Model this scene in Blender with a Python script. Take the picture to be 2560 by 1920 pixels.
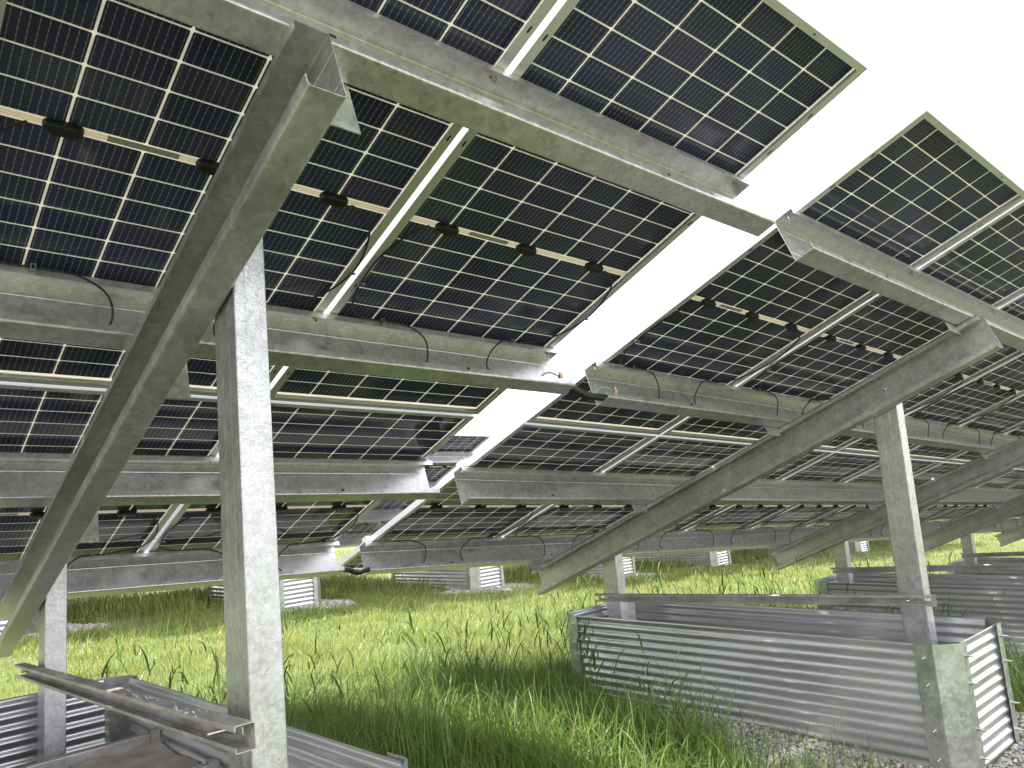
import bpy, math, random
import numpy as np
from mathutils import Matrix, Vector
TRAPZ = getattr(np, "trapezoid", None) or np.trapz
random.seed(7); rng = np.random.default_rng(11)
SC = bpy.context.scene
for o in list(bpy.data.objects): bpy.data.objects.remove(o)

# ------------------------------------------------------------------ camera, sky, sun, exposure
EYE = 1.30
cam_d = bpy.data.cameras.new('camera'); cam_o = bpy.data.objects.new('camera', cam_d); SC.collection.objects.link(cam_o)
CR = Matrix(((0.749119, -0.02818, -0.661836), (-0.655763, -0.172997, -0.734879), (-0.093787, 0.984519, -0.148075)))
cam_o.matrix_world = Matrix.Translation((0, 0, EYE)) @ CR.to_4x4()
cam_d.sensor_width = 36; cam_d.lens = 36*1920.32/2560; cam_d.clip_start = 0.03; cam_d.clip_end = 2000
SC.camera = cam_o
SUN_EL, SUN_AZ = 66, 14           # azimuth: degrees from +Y towards -X
wd = bpy.data.worlds.new('World'); SC.world = wd; wd.use_nodes = True
nt = wd.node_tree; nt.nodes.clear()
def N(nt, t, **k):
    n = nt.nodes.new(t)
    for a, b in k.items():
        if a.startswith('i_'): n.inputs[int(a[2:]) if a[2:].isdigit() else a[2:]].default_value = b
        else: setattr(n, a, b)
    return n
out = N(nt, 'ShaderNodeOutputWorld'); bg = N(nt, 'ShaderNodeBackground'); bg.inputs['Strength'].default_value = 0.15
sky = N(nt, 'ShaderNodeTexSky'); sky.sky_type = 'NISHITA'; sky.sun_disc = False
sky.sun_elevation = math.radians(SUN_EL); sky.sun_rotation = math.radians(-SUN_AZ)
sky.air_density = 1.2; sky.dust_density = 3.0
tc = N(nt, 'ShaderNodeTexCoord'); mp = N(nt, 'ShaderNodeMapping'); mp.inputs['Scale'].default_value = (1, 1, 2.2)
cl = N(nt, 'ShaderNodeTexNoise'); cl.inputs['Scale'].default_value = 2.3; cl.inputs['Detail'].default_value = 7; cl.inputs['Roughness'].default_value = .55
cr = N(nt, 'ShaderNodeValToRGB'); cr.color_ramp.elements[0].position = .30; cr.color_ramp.elements[0].color = (.35, .35, .35, 1)
cr.color_ramp.elements[1].position = .52
mx = N(nt, 'ShaderNodeMix', data_type='RGBA'); mx.inputs[7].default_value = (6.3, 6.25, 6.45, 1)
L = nt.links.new
L(tc.outputs['Generated'], mp.inputs[0]); L(mp.outputs[0], cl.inputs[0]); L(cl.outputs[0], cr.inputs[0])
L(cr.outputs[0], mx.inputs[0]); L(sky.outputs[0], mx.inputs[6]); L(mx.outputs[2], bg.inputs[0]); L(bg.outputs[0], out.inputs[0])
sd = bpy.data.lights.new('sun', 'SUN'); sd.energy = 4.6; sd.angle = math.radians(2.6); sd.color = (1, .97, .93)
so = bpy.data.objects.new('sun', sd); SC.collection.objects.link(so)
e, a = math.radians(SUN_EL), math.radians(SUN_AZ)
sv = Vector((-math.sin(a)*math.cos(e), math.cos(a)*math.cos(e), math.sin(e)))
so.rotation_euler = sv.to_track_quat('Z', 'Y').to_euler(); so.location = (0, 0, 30)
SC.view_settings.view_transform = 'Standard'; SC.view_settings.look = 'None'; SC.view_settings.gamma = 1
SC.view_settings.exposure = 1.45
SC.render.engine = 'CYCLES'
SC.render.resolution_x = 1024; SC.render.resolution_y = 768
try:
    SC.cycles.max_bounces = 8; SC.cycles.diffuse_bounces = 4; SC.cycles.glossy_bounces = 4; SC.cycles.transmission_bounces = 6
except Exception: pass

# ------------------------------------------------------------------ rack frames of reference
M = np.array([[0.997185, -0.026311, 0.070214], [0., 0.936412, 0.350904], [-0.074982, -0.349916, 0.933775]])
RA = np.array([[0.999778, 0.014515, -0.01529], [-0.014282, 0.999782, 0.015209], [0.015507, -0.014987, 0.999767]])
TA = np.array([-0.2975, 0.0256, 0.0639]); CAM = np.array([-2.498963, -0.279965, -1.481138])
class Fr:
    """a: along the row, b: down the slope, n: normal to the panels"""
    def __init__(s, R, o): s.R = np.array(R); s.o = np.array(o, float)
    def w(s, p): return s.R @ np.array(p, float) + s.o
    def mat(s, p=(0, 0, 0)):
        m = Matrix([list(r) for r in s.R]).to_4x4(); m.translation = Vector(s.w(p)); return m
E0 = np.array([0, 0, EYE])
FB = Fr(M, E0 - M@CAM)
FA = Fr(M@RA, E0 + M@(TA-CAM))
def basis(sx, th, yaw=0):
    a = np.array([math.cos(yaw), math.sin(yaw), sx]); a /= np.linalg.norm(a)
    b = np.array([-math.sin(yaw)*math.cos(th), math.cos(yaw)*math.cos(th), -math.sin(th)]); b -= b@a*a; b /= np.linalg.norm(b)
    return np.stack([a, b, np.cross(a, b)], 1)
R2 = basis(-.037, .384, -.014)
F2L = Fr(R2, np.array([7.5517, 8.979, .980])+E0)                       # its a=0 is the right end of the left section
R2R = basis(-.072, .384, -.010)
F2R = Fr(R2R, F2L.w((.30, 0, -.01)))
def ground(x, y):
    X = np.asarray(x, float)-4; Y = np.asarray(y, float)-1.5
    sx = 45*np.tanh(X/45); sy = 60*np.tanh(Y/60)
    return EYE - 1.34 - .073*sx + .033*sy + .018*np.sin(1.7*X+.4*Y)*np.cos(1.3*Y-.5*X) + .01*np.sin(4.1*X+2*Y)

# ------------------------------------------------------------------ helpers
def link(name, me, parent=None, mats=(), mat=None):
    o = bpy.data.objects.new(name, me); SC.collection.objects.link(o)
    if me is not None:
        for m_ in mats:
            if len(me.materials) < len(mats): me.materials.append(m_)
    if parent is not None: o.parent = parent
    if mat is not None: o.matrix_world = mat if parent is None else mat
    return o
def tag(o, label=None, cat=None, group=None, kind=None):
    if label: o['label'] = label
    if cat: o['category'] = cat
    if group: o['group'] = group
    if kind: o['kind'] = kind
    return o
def thing(name, label, cat, mat=None, group=None):
    o = bpy.data.objects.new(name, None); SC.collection.objects.link(o); o.empty_display_size = .1
    if mat is not None: o.matrix_world = mat
    return tag(o, label, cat, group)
class MB:
    def __init__(s): s.v = []; s.f = []; s.mi = []; s.sm = []
    def add(s, vs, fs, mi=0, sm=False):
        k = len(s.v); s.v += [tuple(map(float, v)) for v in vs]
        for f in fs: s.f.append([k+i for i in f]); s.mi.append(mi); s.sm.append(sm)
    def box(s, lo, hi, mi=0):
        x0, y0, z0 = lo; x1, y1, z1 = hi
        s.add([(x0,y0,z0),(x1,y0,z0),(x1,y1,z0),(x0,y1,z0),(x0,y0,z1),(x1,y0,z1),(x1,y1,z1),(x0,y1,z1)],
              [(0,3,2,1),(4,5,6,7),(0,1,5,4),(1,2,6,5),(2,3,7,6),(3,0,4,7)], mi)
    def cyl(s, p, q, r, n=10, mi=0, r2=None, caps=True):
        p, q = Vector(p), Vector(q); d = (q-p).normalized(); u = d.orthogonal().normalized(); w = d.cross(u); r2 = r if r2 is None else r2
        vs = [p+(u*math.cos(2*math.pi*i/n)+w*math.sin(2*math.pi*i/n))*r for i in range(n)] + [q+(u*math.cos(2*math.pi*i/n)+w*math.sin(2*math.pi*i/n))*r2 for i in range(n)]
        s.add(vs, [(i, (i+1) % n, n+(i+1) % n, n+i) for i in range(n)], mi, True)
        if caps: s.add(vs[:n], [tuple(range(n))[::-1]], mi); s.add(vs[n:], [tuple(range(n))], mi)
    def tube(s, pts, r, n=8, mi=0, sub=6):
        P = catmull(pts, sub); k = len(P); rings = []; pu = None
        for i in range(k):
            t = (P[min(i+1, k-1)]-P[max(i-1, 0)]).normalized()
            u = t.orthogonal().normalized() if pu is None else (pu-t*pu.dot(t)).normalized()
            pu = u; w = t.cross(u)
            rr = r[i] if hasattr(r, '__len__') else r
            rings += [P[i]+(u*math.cos(2*math.pi*j/n)+w*math.sin(2*math.pi*j/n))*rr for j in range(n)]
        s.add(rings, [(i*n+j, i*n+(j+1) % n, (i+1)*n+(j+1) % n, (i+1)*n+j) for i in range(k-1) for j in range(n)], mi, True)
        s.add(rings[:n], [tuple(range(n))[::-1]], mi); s.add(rings[-n:], [tuple(range(n))], mi)
    def extrude(s, loop, fn, ts, mi=0, sm=False):
        """closed 2-D loop swept through stations ts; fn(u, v, t) -> point"""
        n = len(loop); vs = [fn(u, v, t) for t in ts for u, v in loop]
        s.add(vs, [(i*n+j, i*n+(j+1) % n, (i+1)*n+(j+1) % n, (i+1)*n+j) for i in range(len(ts)-1) for j in range(n)], mi, sm)
    def mesh(s, name, autosmooth=None):
        me = bpy.data.meshes.new(name); me.from_pydata(s.v, [], s.f)
        me.polygons.foreach_set('material_index', s.mi); me.polygons.foreach_set('use_smooth', s.sm); me.update()
        return me
def catmull(pts, sub):
    P = [Vector(p) for p in pts]; P = [P[0]*2-P[1]]+P+[P[-1]*2-P[-2]]; o = []
    for i in range(1, len(P)-2):
        for k in range(sub):
            t = k/sub; a, b, c, d = P[i-1:i+3]
            o.append(.5*((2*b)+(c-a)*t+(2*a-5*b+4*c-d)*t*t+(3*b-a-3*c+d)*t**3))
    o.append(P[-2]); return o
def rounded(poly, r, k=3):
    o = [poly[0]]
    for i in range(1, len(poly)-1):
        p, q, s_ = map(np.array, (poly[i-1], poly[i], poly[i+1])); a = (p-q)/np.linalg.norm(p-q); b = (s_-q)/np.linalg.norm(s_-q)
        rr = min(r, np.linalg.norm(p-q)*.45, np.linalg.norm(s_-q)*.45)
        A, B = q+a*rr, q+b*rr
        for j in range(k+1):
            t = j/k; o.append(tuple((1-t)**2*A+2*t*(1-t)*q+t*t*B))
    o.append(poly[-1]); return o
def thick(pl, t):
    """open polyline -> closed loop of wall thickness t"""
    P = [np.array(p, float) for p in pl]; nrm = []
    for i in range(len(P)):
        d = P[min(i+1, len(P)-1)]-P[max(i-1, 0)]; d /= np.linalg.norm(d); nrm.append(np.array([-d[1], d[0]]))
    return [tuple(p+n*t/2) for p, n in zip(P, nrm)]+[tuple(p-n*t/2) for p, n in list(zip(P, nrm))[::-1]]
def csec(mb, poly, fn, ts, t=.0026, r=.006, mi=0):
    loop = thick(rounded(poly, r), t); mb.extrude(loop, fn, ts, mi)
    n = len(loop); h = n//2
    for tt, fl in ((ts[0], False), (ts[-1], True)):      # end caps as strips
        vs = [fn(u, v, tt) for u, v in loop]
        fs = [(i, i+1, n-2-i, n-1-i) for i in range(h-1)]
        mb.add(vs, [f if fl else f[::-1] for f in fs], mi)

# ------------------------------------------------------------------ materials
def mat(name):
    m = bpy.data.materials.new(name); m.use_nodes = True; nt = m.node_tree; nt.nodes.clear()
    o = nt.nodes.new('ShaderNodeOutputMaterial'); return m, nt, o
def ramp(nt, stops):
    r = nt.nodes.new('ShaderNodeValToRGB'); e = r.color_ramp.elements
    while len(e) < len(stops): e.new(.5)
    for x, (p, c) in zip(e, stops): x.position = p; x.color = (*c, 1) if len(c) == 3 else c
    return r
def galv(name, base=(.52, .53, .54), rough=(.34, .58), spangle=0., scale=1., dirt=0., metal=.80, streak=False, bump=.02):
    m, nt, o = mat(name); L = nt.links.new
    b = N(nt, 'ShaderNodeBsdfPrincipled'); b.inputs['Metallic'].default_value = metal
    tc = N(nt, 'ShaderNodeTexCoord')
    n1 = N(nt, 'ShaderNodeTexNoise'); n1.inputs['Scale'].default_value = 14*scale; n1.inputs['Detail'].default_value = 6; n1.inputs['Roughness'].default_value = .65
    n2 = N(nt, 'ShaderNodeTexNoise'); n2.inputs['Scale'].default_value = 3.2*scale; n2.inputs['Detail'].default_value = 3
    src = tc.outputs['Object']
    if streak:
        mp = N(nt, 'ShaderNodeMapping'); mp.inputs['Scale'].default_value = (.12, 1, 1); L(src, mp.inputs[0]); L(mp.outputs[0], n2.inputs[0])
    else: L(src, n2.inputs[0])
    L(src, n1.inputs[0])
    vor = N(nt, 'ShaderNodeTexVoronoi'); vor.inputs['Scale'].default_value = 70*scale; L(src, vor.inputs[0])
    mixn = N(nt, 'ShaderNodeMath', operation='ADD'); mul = N(nt, 'ShaderNodeMath', operation='MULTIPLY', i_1=.35)
    L(vor.outputs['Color'], mul.inputs[0]); L(n1.outputs[0], mixn.inputs[0]); L(mul.outputs[0], mixn.inputs[1])
    c0 = tuple(x*.74 for x in base); c1 = tuple(min(1, x*1.14) for x in base)
    cr = ramp(nt, [(.38, c0), (.85, c1)]); L(mixn.outputs[0], cr.inputs[0])
    mr = N(nt, 'ShaderNodeMapRange', i_1=.3, i_2=.9, i_3=rough[0], i_4=rough[1]); L(mixn.outputs[0], mr.inputs[0])
    col = cr.outputs[0]
    m2 = N(nt, 'ShaderNodeMix', data_type='RGBA', blend_type='MULTIPLY', i_0=.55)
    r2 = ramp(nt, [(.3, (.62, .64, .6)), (.62, (1, 1, 1))]); L(n2.outputs[0], r2.inputs[0]); L(col, m2.inputs[6]); L(r2.outputs[0], m2.inputs[7]); col = m2.outputs[2]
    hgt = n1.outputs[0]
    if spangle:
        nd = N(nt, 'ShaderNodeTexNoise'); nd.inputs['Scale'].default_value = 48*scale; nd.inputs['Detail'].default_value = 1.2; nd.inputs['Distortion'].default_value = 1.6
        L(src, nd.inputs[0])
        ab = N(nt, 'ShaderNodeMath', operation='SUBTRACT', i_1=.5); L(nd.outputs[0], ab.inputs[0]); ab2 = N(nt, 'ShaderNodeMath', operation='ABSOLUTE'); L(ab.outputs[0], ab2.inputs[0])
        rr = ramp(nt, [(0, (1, 1, 1)), (.035, (0, 0, 0))]); L(ab2.outputs[0], rr.inputs[0])
        m3 = N(nt, 'ShaderNodeMix', data_type='RGBA'); L(col, m3.inputs[6]); m3.inputs[7].default_value = (*[x*.62 for x in base], 1)
        ml = N(nt, 'ShaderNodeMath', operation='MULTIPLY', i_1=spangle); L(rr.outputs[0], ml.inputs[0]); L(ml.outputs[0], m3.inputs[0]); col = m3.outputs[2]
        hgt = rr.outputs[0]
    if dirt:
        n3 = N(nt, 'ShaderNodeTexNoise'); n3.inputs['Scale'].default_value = 5; n3.inputs['Detail'].default_value = 5; L(src, n3.inputs[0])
        r3 = ramp(nt, [(.42, (0, 0, 0)), (.66, (dirt, dirt, dirt))]); L(n3.outputs[0], r3.inputs[0])
        m4 = N(nt, 'ShaderNodeMix', data_type='RGBA'); L(r3.outputs[0], m4.inputs[0]); L(col, m4.inputs[6]); m4.inputs[7].default_value = (.23, .18, .13, 1); col = m4.outputs[2]
        mm = N(nt, 'ShaderNodeMapRange', i_1=0., i_2=1., i_3=metal, i_4=.15); L(r3.outputs[0], mm.inputs[0]); L(mm.outputs[0], b.inputs['Metallic'])
    bp = N(nt, 'ShaderNodeBump'); bp.inputs['Strength'].default_value = .35; bp.inputs['Distance'].default_value = bump*(.05 if spangle else .02); L(hgt, bp.inputs['Height'])
    L(bp.outputs[0], b.inputs['Normal']); L(col, b.inputs['Base Color']); L(mr.outputs[0], b.inputs['Roughness']); L(b.outputs[0], o.inputs[0])
    return m
def plain(name, c, rough=.6, metal=0., noise=.25, scale=20, bump=0.):
    m, nt, o = mat(name); L = nt.links.new; b = N(nt, 'ShaderNodeBsdfPrincipled')
    tc = N(nt, 'ShaderNodeTexCoord'); n = N(nt, 'ShaderNodeTexNoise'); n.inputs['Scale'].default_value = scale; n.inputs['Detail'].default_value = 6
    L(tc.outputs['Object'], n.inputs[0]); r = ramp(nt, [(.3, tuple(x*(1-noise) for x in c)), (.7, tuple(min(1, x*(1+noise)) for x in c))])
    L(n.outputs[0], r.inputs[0]); L(r.outputs[0], b.inputs['Base Color']); b.inputs['Roughness'].default_value = rough; b.inputs['Metallic'].default_value = metal
    if bump:
        bp = N(nt, 'ShaderNodeBump'); bp.inputs['Strength'].default_value = .6; bp.inputs['Distance'].default_value = bump; L(n.outputs[0], bp.inputs['Height']); L(bp.outputs[0], b.inputs['Normal'])
    L(b.outputs[0], o.inputs[0]); return m
G_PURLIN = galv('galvanised_purlin', (.73, .70, .74), (.26, .42), scale=1.2, streak=True)
G_RAFTER = galv('galvanised_rafter', (.66, .645, .67), (.30, .50), spangle=.35, scale=.9)
G_POST = galv('galvanised_spangle', (.60, .60, .62), (.28, .46), spangle=.34, scale=1.5, bump=.02)
G_STRUT = galv('galvanised_dusty', (.63, .605, .61), (.4, .6), dirt=.55)
def corr_mat():
    m, nt, o = mat('corrugated_galvanised'); L = nt.links.new; b = N(nt, 'ShaderNodeBsdfPrincipled'); b.inputs['Metallic'].default_value = .78
    tc = N(nt, 'ShaderNodeTexCoord'); mp = N(nt, 'ShaderNodeMapping'); mp.inputs['Scale'].default_value = (1, .5, 1.6); n = N(nt, 'ShaderNodeTexNoise', i_Scale=4., i_Detail=5); n2 = N(nt, 'ShaderNodeTexNoise', i_Scale=90., i_Detail=3)
    L(tc.outputs['Object'], mp.inputs[0]); L(mp.outputs[0], n.inputs[0]); L(tc.outputs['Object'], n2.inputs[0])
    r = ramp(nt, [(.3, (.66, .67, .70)), (.7, (.84, .85, .87))]); L(n.outputs[0], r.inputs[0]); rs = ramp(nt, [(.70, (0, 0, 0)), (.76, (1, 1, 1))]); L(n2.outputs[0], rs.inputs[0])
    mx = N(nt, 'ShaderNodeMix', data_type='RGBA'); L(rs.outputs[0], mx.inputs[0]); L(r.outputs[0], mx.inputs[6]); mx.inputs[7].default_value = (.72, .70, .66, 1); L(mx.outputs[2], b.inputs['Base Color'])
    mr = N(nt, 'ShaderNodeMapRange', i_1=.3, i_2=.75, i_3=.27, i_4=.40); L(n.outputs[0], mr.inputs[0]); L(mr.outputs[0], b.inputs['Roughness'])
    bp = N(nt, 'ShaderNodeBump'); bp.inputs['Strength'].default_value = .12; bp.inputs['Distance'].default_value = .004; L(n.outputs[0], bp.inputs['Height']); L(bp.outputs[0], b.inputs['Normal'])
    L(b.outputs[0], o.inputs[0]); return m
G_CORR = corr_mat()
G_POSTB = galv('galvanised_mottled', (.70, .69, .71), (.28, .46), spangle=.2, scale=1.3)
G_PLATE = galv('plate_galvanised', (.62, .65, .61), (.26, .45), scale=1.)
STEEL = plain('bolt_steel', (.62, .62, .6), .3, .9, .15, 60)
BRASS = plain('lug_brass', (.5, .34, .2), .35, .85, .2, 80)
REDM = plain('red_marker', (.4, .03, .03), .6, 0, .2, 80)
GREENW = plain('green_wire', (.18, .48, .2), .4)
BLACKP = plain('black_plastic', (.012, .012, .014), .38, 0, .2, 30)
BLACKC = plain('black_cable', (.012, .012, .013), .42)
LABELM = plain('grey_label', (.32, .34, .33), .5, 0, .35, 260)
ALU = plain('anodised_aluminium', (.72, .72, .74), .36, .6, .04, 9)
SLOT = plain('slot_shadow', (.03, .03, .03), .8)
FLUFF = plain('seed_fluff', (.62, .57, .50), .9)
CONC = plain('concrete', (.44, .40, .35), .9, 0, .3, 9, .004)

def panel_material():
    m, nt, o = mat('bifacial_laminate'); L = nt.links.new
    tc = N(nt, 'ShaderNodeTexCoord'); sp = N(nt, 'ShaderNodeSeparateXYZ'); L(tc.outputs['Object'], sp.inputs[0])
    def mth(op, a, b=None, c=None):
        n = N(nt, 'ShaderNodeMath', operation=op)
        for i, x in enumerate((a, b, c)):
            if x is None: continue
            if isinstance(x, (int, float)): n.inputs[i].default_value = x
            else: L(x, n.inputs[i])
        return n.outputs[0]
    cw = (W-.032)/6; rh = (LM-.066)/24; x = sp.outputs[0]; y = sp.outputs[1]
    xs = mth('SUBTRACT', x, .016)
    fx = mth('ABSOLUTE', mth('SUBTRACT', mth('FRACT', mth('ADD', mth('DIVIDE', xs, cw), .5)), .5)); dx = mth('MULTIPLY', fx, cw)   # distance to nearest column line
    lower = mth('GREATER_THAN', y, LM/2)
    ys = mth('SUBTRACT', mth('SUBTRACT', y, .022), mth('MULTIPLY', lower, .022))
    fy = mth('ABSOLUTE', mth('SUBTRACT', mth('FRACT', mth('ADD', mth('DIVIDE', ys, rh), .5)), .5)); dy = mth('MULTIPLY', fy, rh)
    gx = mth('LESS_THAN', dx, .0029); gy = mth('LESS_THAN', dy, .0023)
    dia = mth('LESS_THAN', mth('ADD', dx, dy), .0080)
    ym = mth('ABSOLUTE', mth('SUBTRACT', y, LM/2)); mid = mth('LESS_THAN', ym, .0098); rib = mth('LESS_THAN', mth('ABSOLUTE', mth('SUBTRACT', ym, .0035)), .0012)
    ex = mth('GREATER_THAN', mth('ABSOLUTE', mth('SUBTRACT', x, W/2)), W/2-.0175)
    ey = mth('GREATER_THAN', mth('ABSOLUTE', mth('SUBTRACT', y, LM/2)), LM/2-.0235)
    g = gx
    for k in (gy, dia, mid, ex, ey): g = mth('MAXIMUM', g, k)
    # fine conductor wires: ten per cell, beaded
    fw = mth('ABSOLUTE', mth('SUBTRACT', mth('FRACT', mth('DIVIDE', xs, cw/10)), .5)); wd_ = mth('MULTIPLY', fw, cw/10)
    bead = mth('GREATER_THAN', mth('FRACT', mth('DIVIDE', ys, rh/5)), .62)
    wire = mth('LESS_THAN', wd_, mth('MULTIPLY_ADD', bead, .0006, .00055))
    # per-cell tone
    cx = mth('FLOOR', mth('DIVIDE', xs, cw)); cy = mth('FLOOR', mth('DIVIDE', ys, rh)); cb = N(nt, 'ShaderNodeCombineXYZ'); L(cx, cb.inputs[0]); L(cy, cb.inputs[1])
    oi = N(nt, 'ShaderNodeObjectInfo'); L(mth('MULTIPLY', oi.outputs['Random'], 37), cb.inputs[2])
    wn = N(nt, 'ShaderNodeTexWhiteNoise'); L(cb.outputs[0], wn.inputs[0])
    cr = ramp(nt, [(0, (.030, .030, .082)), (.35, (.038, .045, .122)), (.7, (.034, .050, .104)), (1, (.058, .050, .130))]); L(wn.outputs['Value'], cr.inputs[0])
    mc = N(nt, 'ShaderNodeMix', data_type='RGBA'); L(wire, mc.inputs[0]); L(cr.outputs[0], mc.inputs[6]); mc.inputs[7].default_value = (.26, .26, .21, 1)
    cell = N(nt, 'ShaderNodeBsdfPrincipled'); L(mc.outputs[2], cell.inputs['Base Color']); cell.inputs['IOR'].default_value = 1.40
    dn = N(nt, 'ShaderNodeTexNoise', i_Scale=3.1, i_Detail=7, i_Roughness=.7); L(tc.outputs['Object'], dn.inputs[0])
    dm = N(nt, 'ShaderNodeMapRange', i_1=.35, i_2=.75, i_3=.04, i_4=.22); L(dn.outputs[0], dm.inputs[0]); L(dm.outputs[0], cell.inputs['Roughness'])
    no = N(nt, 'ShaderNodeTexNoise'); no.inputs['Scale'].default_value = 1.7; L(tc.outputs['Object'], no.inputs[0])
    bp = N(nt, 'ShaderNodeBump'); bp.inputs['Strength'].default_value = .12; bp.inputs['Distance'].default_value = .02; L(no.outputs[0], bp.inputs['Height']); L(bp.outputs[0], cell.inputs['Normal'])
    tr = N(nt, 'ShaderNodeBsdfTranslucent'); rb = N(nt, 'ShaderNodeMix', data_type='RGBA'); L(rib, rb.inputs[0]); rb.inputs[6].default_value = (.90, .86, .79, 1); rb.inputs[7].default_value = (.40, .37, .33, 1); md = N(nt, 'ShaderNodeMix', data_type='RGBA', blend_type='MULTIPLY'); L(mid, md.inputs[0]); L(rb.outputs[2], md.inputs[6]); md.inputs[7].default_value = (.68, .64, .58, 1); L(md.outputs[2], tr.inputs[0])
    df = N(nt, 'ShaderNodeBsdfDiffuse'); df.inputs[0].default_value = (.86, .83, .78, 1)
    mg = N(nt, 'ShaderNodeMixShader'); mg.inputs[0].default_value = .55; L(tr.outputs[0], mg.inputs[1]); L(df.outputs[0], mg.inputs[2])
    ms = N(nt, 'ShaderNodeMixShader'); L(g, ms.inputs[0]); L(cell.outputs[0], ms.inputs[1]); L(mg.outputs[0], ms.inputs[2]); L(ms.outputs[0], o.inputs[0])
    return m
W, LM = 1.038, 2.094; GA, GB = .02, .02
PANELM = panel_material()

# ------------------------------------------------------------------ solar panels
FH = .035
def frame_mesh():
    mb = MB(); t = .002; fl = .030; fs = .022
    for x0, x1, s in ((0, t, 1), (W-t, W, -1)):
        mb.box((x0, 0, 0), (x1, LM, FH))
    for y0, y1 in ((0, t), (LM-t, LM)): mb.box((t, y0, 0), (W-t, y1, FH))
    mb.box((t, t, 0), (fl, LM-t, t)); mb.box((W-fl, t, 0), (W-t, LM-t, t))
    mb.box((fl, t, 0), (W-fl, fs, t)); mb.box((fl, LM-fs, 0), (W-fl, LM-t, t))
    # glass groove: inner lips
    mb.box((t, t, .0225), (.011, LM-t, .025)); mb.box((W-.011, t, .0225), (W-t, LM-t, .025))
    mb.box((.011, t, .0225), (W-.011, .011, .025)); mb.box((.011, LM-.011, .0225), (W-.011, LM-t, .025))
    mb.box((t, t, .0335), (.010, LM-t, FH)); mb.box((W-.010, t, .0335), (W-t, LM-t, FH))
    mb.box((.010, t, .0335), (W-.010, .010, FH)); mb.box((.010, LM-.010, .0335), (W-.010, LM-t, FH))
    for y in (.20, .36, .72, 1.36, 1.72, 1.9):       # mounting slots
        for x in (.016, W-.016):
            n = 10; vs = []
            for i in range(n):
                an = 2*math.pi*i/n; vs.append((x+.0035*math.cos(an), y+.007*math.sin(an)+(.004 if math.sin(an) > 0 else -.004), -.0005))
            mb.add(vs, [tuple(range(n))[::-1]], 1)
    for x in (.3, W-.3):
        n = 8; mb.add([(x+.006*math.cos(2*math.pi*i/n), .012+.003*math.sin(2*math.pi*i/n), -.0005) for i in range(n)], [tuple(range(n))[::-1]], 1)
    return mb.mesh('panel_frame')
def glass_mesh():
    mb = MB(); mb.box((.0025, .0025, .0255), (W-.0025, LM-.0025, .033)); return mb.mesh('panel_glass')
def jbox_mesh(full=True):
    mb = MB(); n = 20; prof = []
    for i in range(n):
        an = 2*math.pi*i/n; c, s = math.cos(an), math.sin(an)
        px = (abs(c)**.55)*(1 if c > 0 else -1)*.040; py = (abs(s)**.6)*(1 if s > 0 else -1)*.0165
        prof.append((px, py))
    def ring(k, z): return [(x*k, y*(1 if k > .95 else k*.98), z) for x, y in prof]
    rings = [(1.04, .0254), (1.04, .022), (1, .0215), (1, .012), (.93, .007), (.84, .0055)]
    vs = [p for k, z in rings for p in ring(k, z)]
    mb.add(vs, [(i*n+j, (i+1)*n+j, (i+1)*n+(j+1) % n, i*n+(j+1) % n) for i in range(len(rings)-1) for j in range(n)], 0, False)
    mb.add(vs[-n:], [tuple(range(n))[::-1]])
    return mb.mesh('junction_box')
MF, MG, MJ = frame_mesh(), glass_mesh(), jbox_mesh()
for m_ in (ALU, SLOT): MF.materials.append(m_)
MG.materials.append(PANELM); MJ.materials.append(BLACKP)
def label_mesh():
    mb = MB(); mb.box((.27, LM/2-.0085, .0247), (.43, LM/2+.0085, .0253)); me = mb.mesh('barcode_label'); me.materials.append(LABELM); return me
MLB = label_mesh()
def cable_mesh(side, var, qb):
    """lead from a junction box, along the frame to the next purlin lip, then looped into the purlin; qb = purlin lip b in panel coordinates"""
    mb = MB(); r = .0032; v = var
    if side > 0:
        pts = [(.90, 1.047, .012), (.93, 1.055, .006), (.985, 1.10, 0), (1.018+.006*v, 1.2, -.006), (1.028, 1.30, -.006), (1.0, 1.40, -.006), (.94, qb-.05, -.008),
               (.86, qb-.008, -.006), (.80, qb-.007, -.007)]
        x = .80; arc = [(.755, qb-.009, -.010), (.72+.01*v, qb-.008, -.026), (.69, qb+.022, -.056), (.68, qb+.052, -.096), (.705, qb+.062, -.135), (.76, qb+.06, -.168)]
    else:
        pts = [(.11, 1.047, .012), (.085, 1.06, .004), (.045, 1.13, 0), (.018, 1.23, -.006), (.022, 1.34, -.006), (.035, 1.42, -.008), (.08, qb-.03, -.008), (.14, qb-.008, -.007), (.20, qb-.007, -.007)]
        x = .20; arc = [(.26, qb-.009, -.008), (.32, qb-.009, -.020), (.375+.01*v, qb+.012, -.045), (.40, qb+.045, -.085), (.385, qb+.062, -.13), (.33, qb+.058, -.168)]
    mb.tube(pts+arc, r, 7)
    # stainless clip on the purlin lip and on the frame
    xc = .80 if side > 0 else .20
    mb.box((xc-.007, qb-.013, -.020), (xc+.007, qb-.0105, .001), 1); mb.box((xc-.0035, qb-.0142, -.0155), (xc+.0035, qb-.0130, -.0035), 0)
    xf, yf = (1.024, 1.30) if side > 0 else (.022, 1.34)
    mb.box((xf-.012, yf-.006, -.0105), (xf+.014, yf+.006, -.0092), 1); mb.box((xf-.007, yf-.003, -.0115), (xf+.007, yf+.003, -.0105), 0)
    me = mb.mesh('lead_cable'); me.materials.append(BLACKC); me.materials.append(STEEL); return me
ORD = ['first', 'second', 'third', 'fourth', 'fifth', 'sixth', 'seventh', 'eighth', 'ninth', 'tenth', 'eleventh', 'twelfth', 'thirteenth', 'fourteenth', 'fifteenth', 'sixteenth', 'seventeenth', 'eighteenth', 'nineteenth', 'twentieth']
CM = {}
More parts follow.
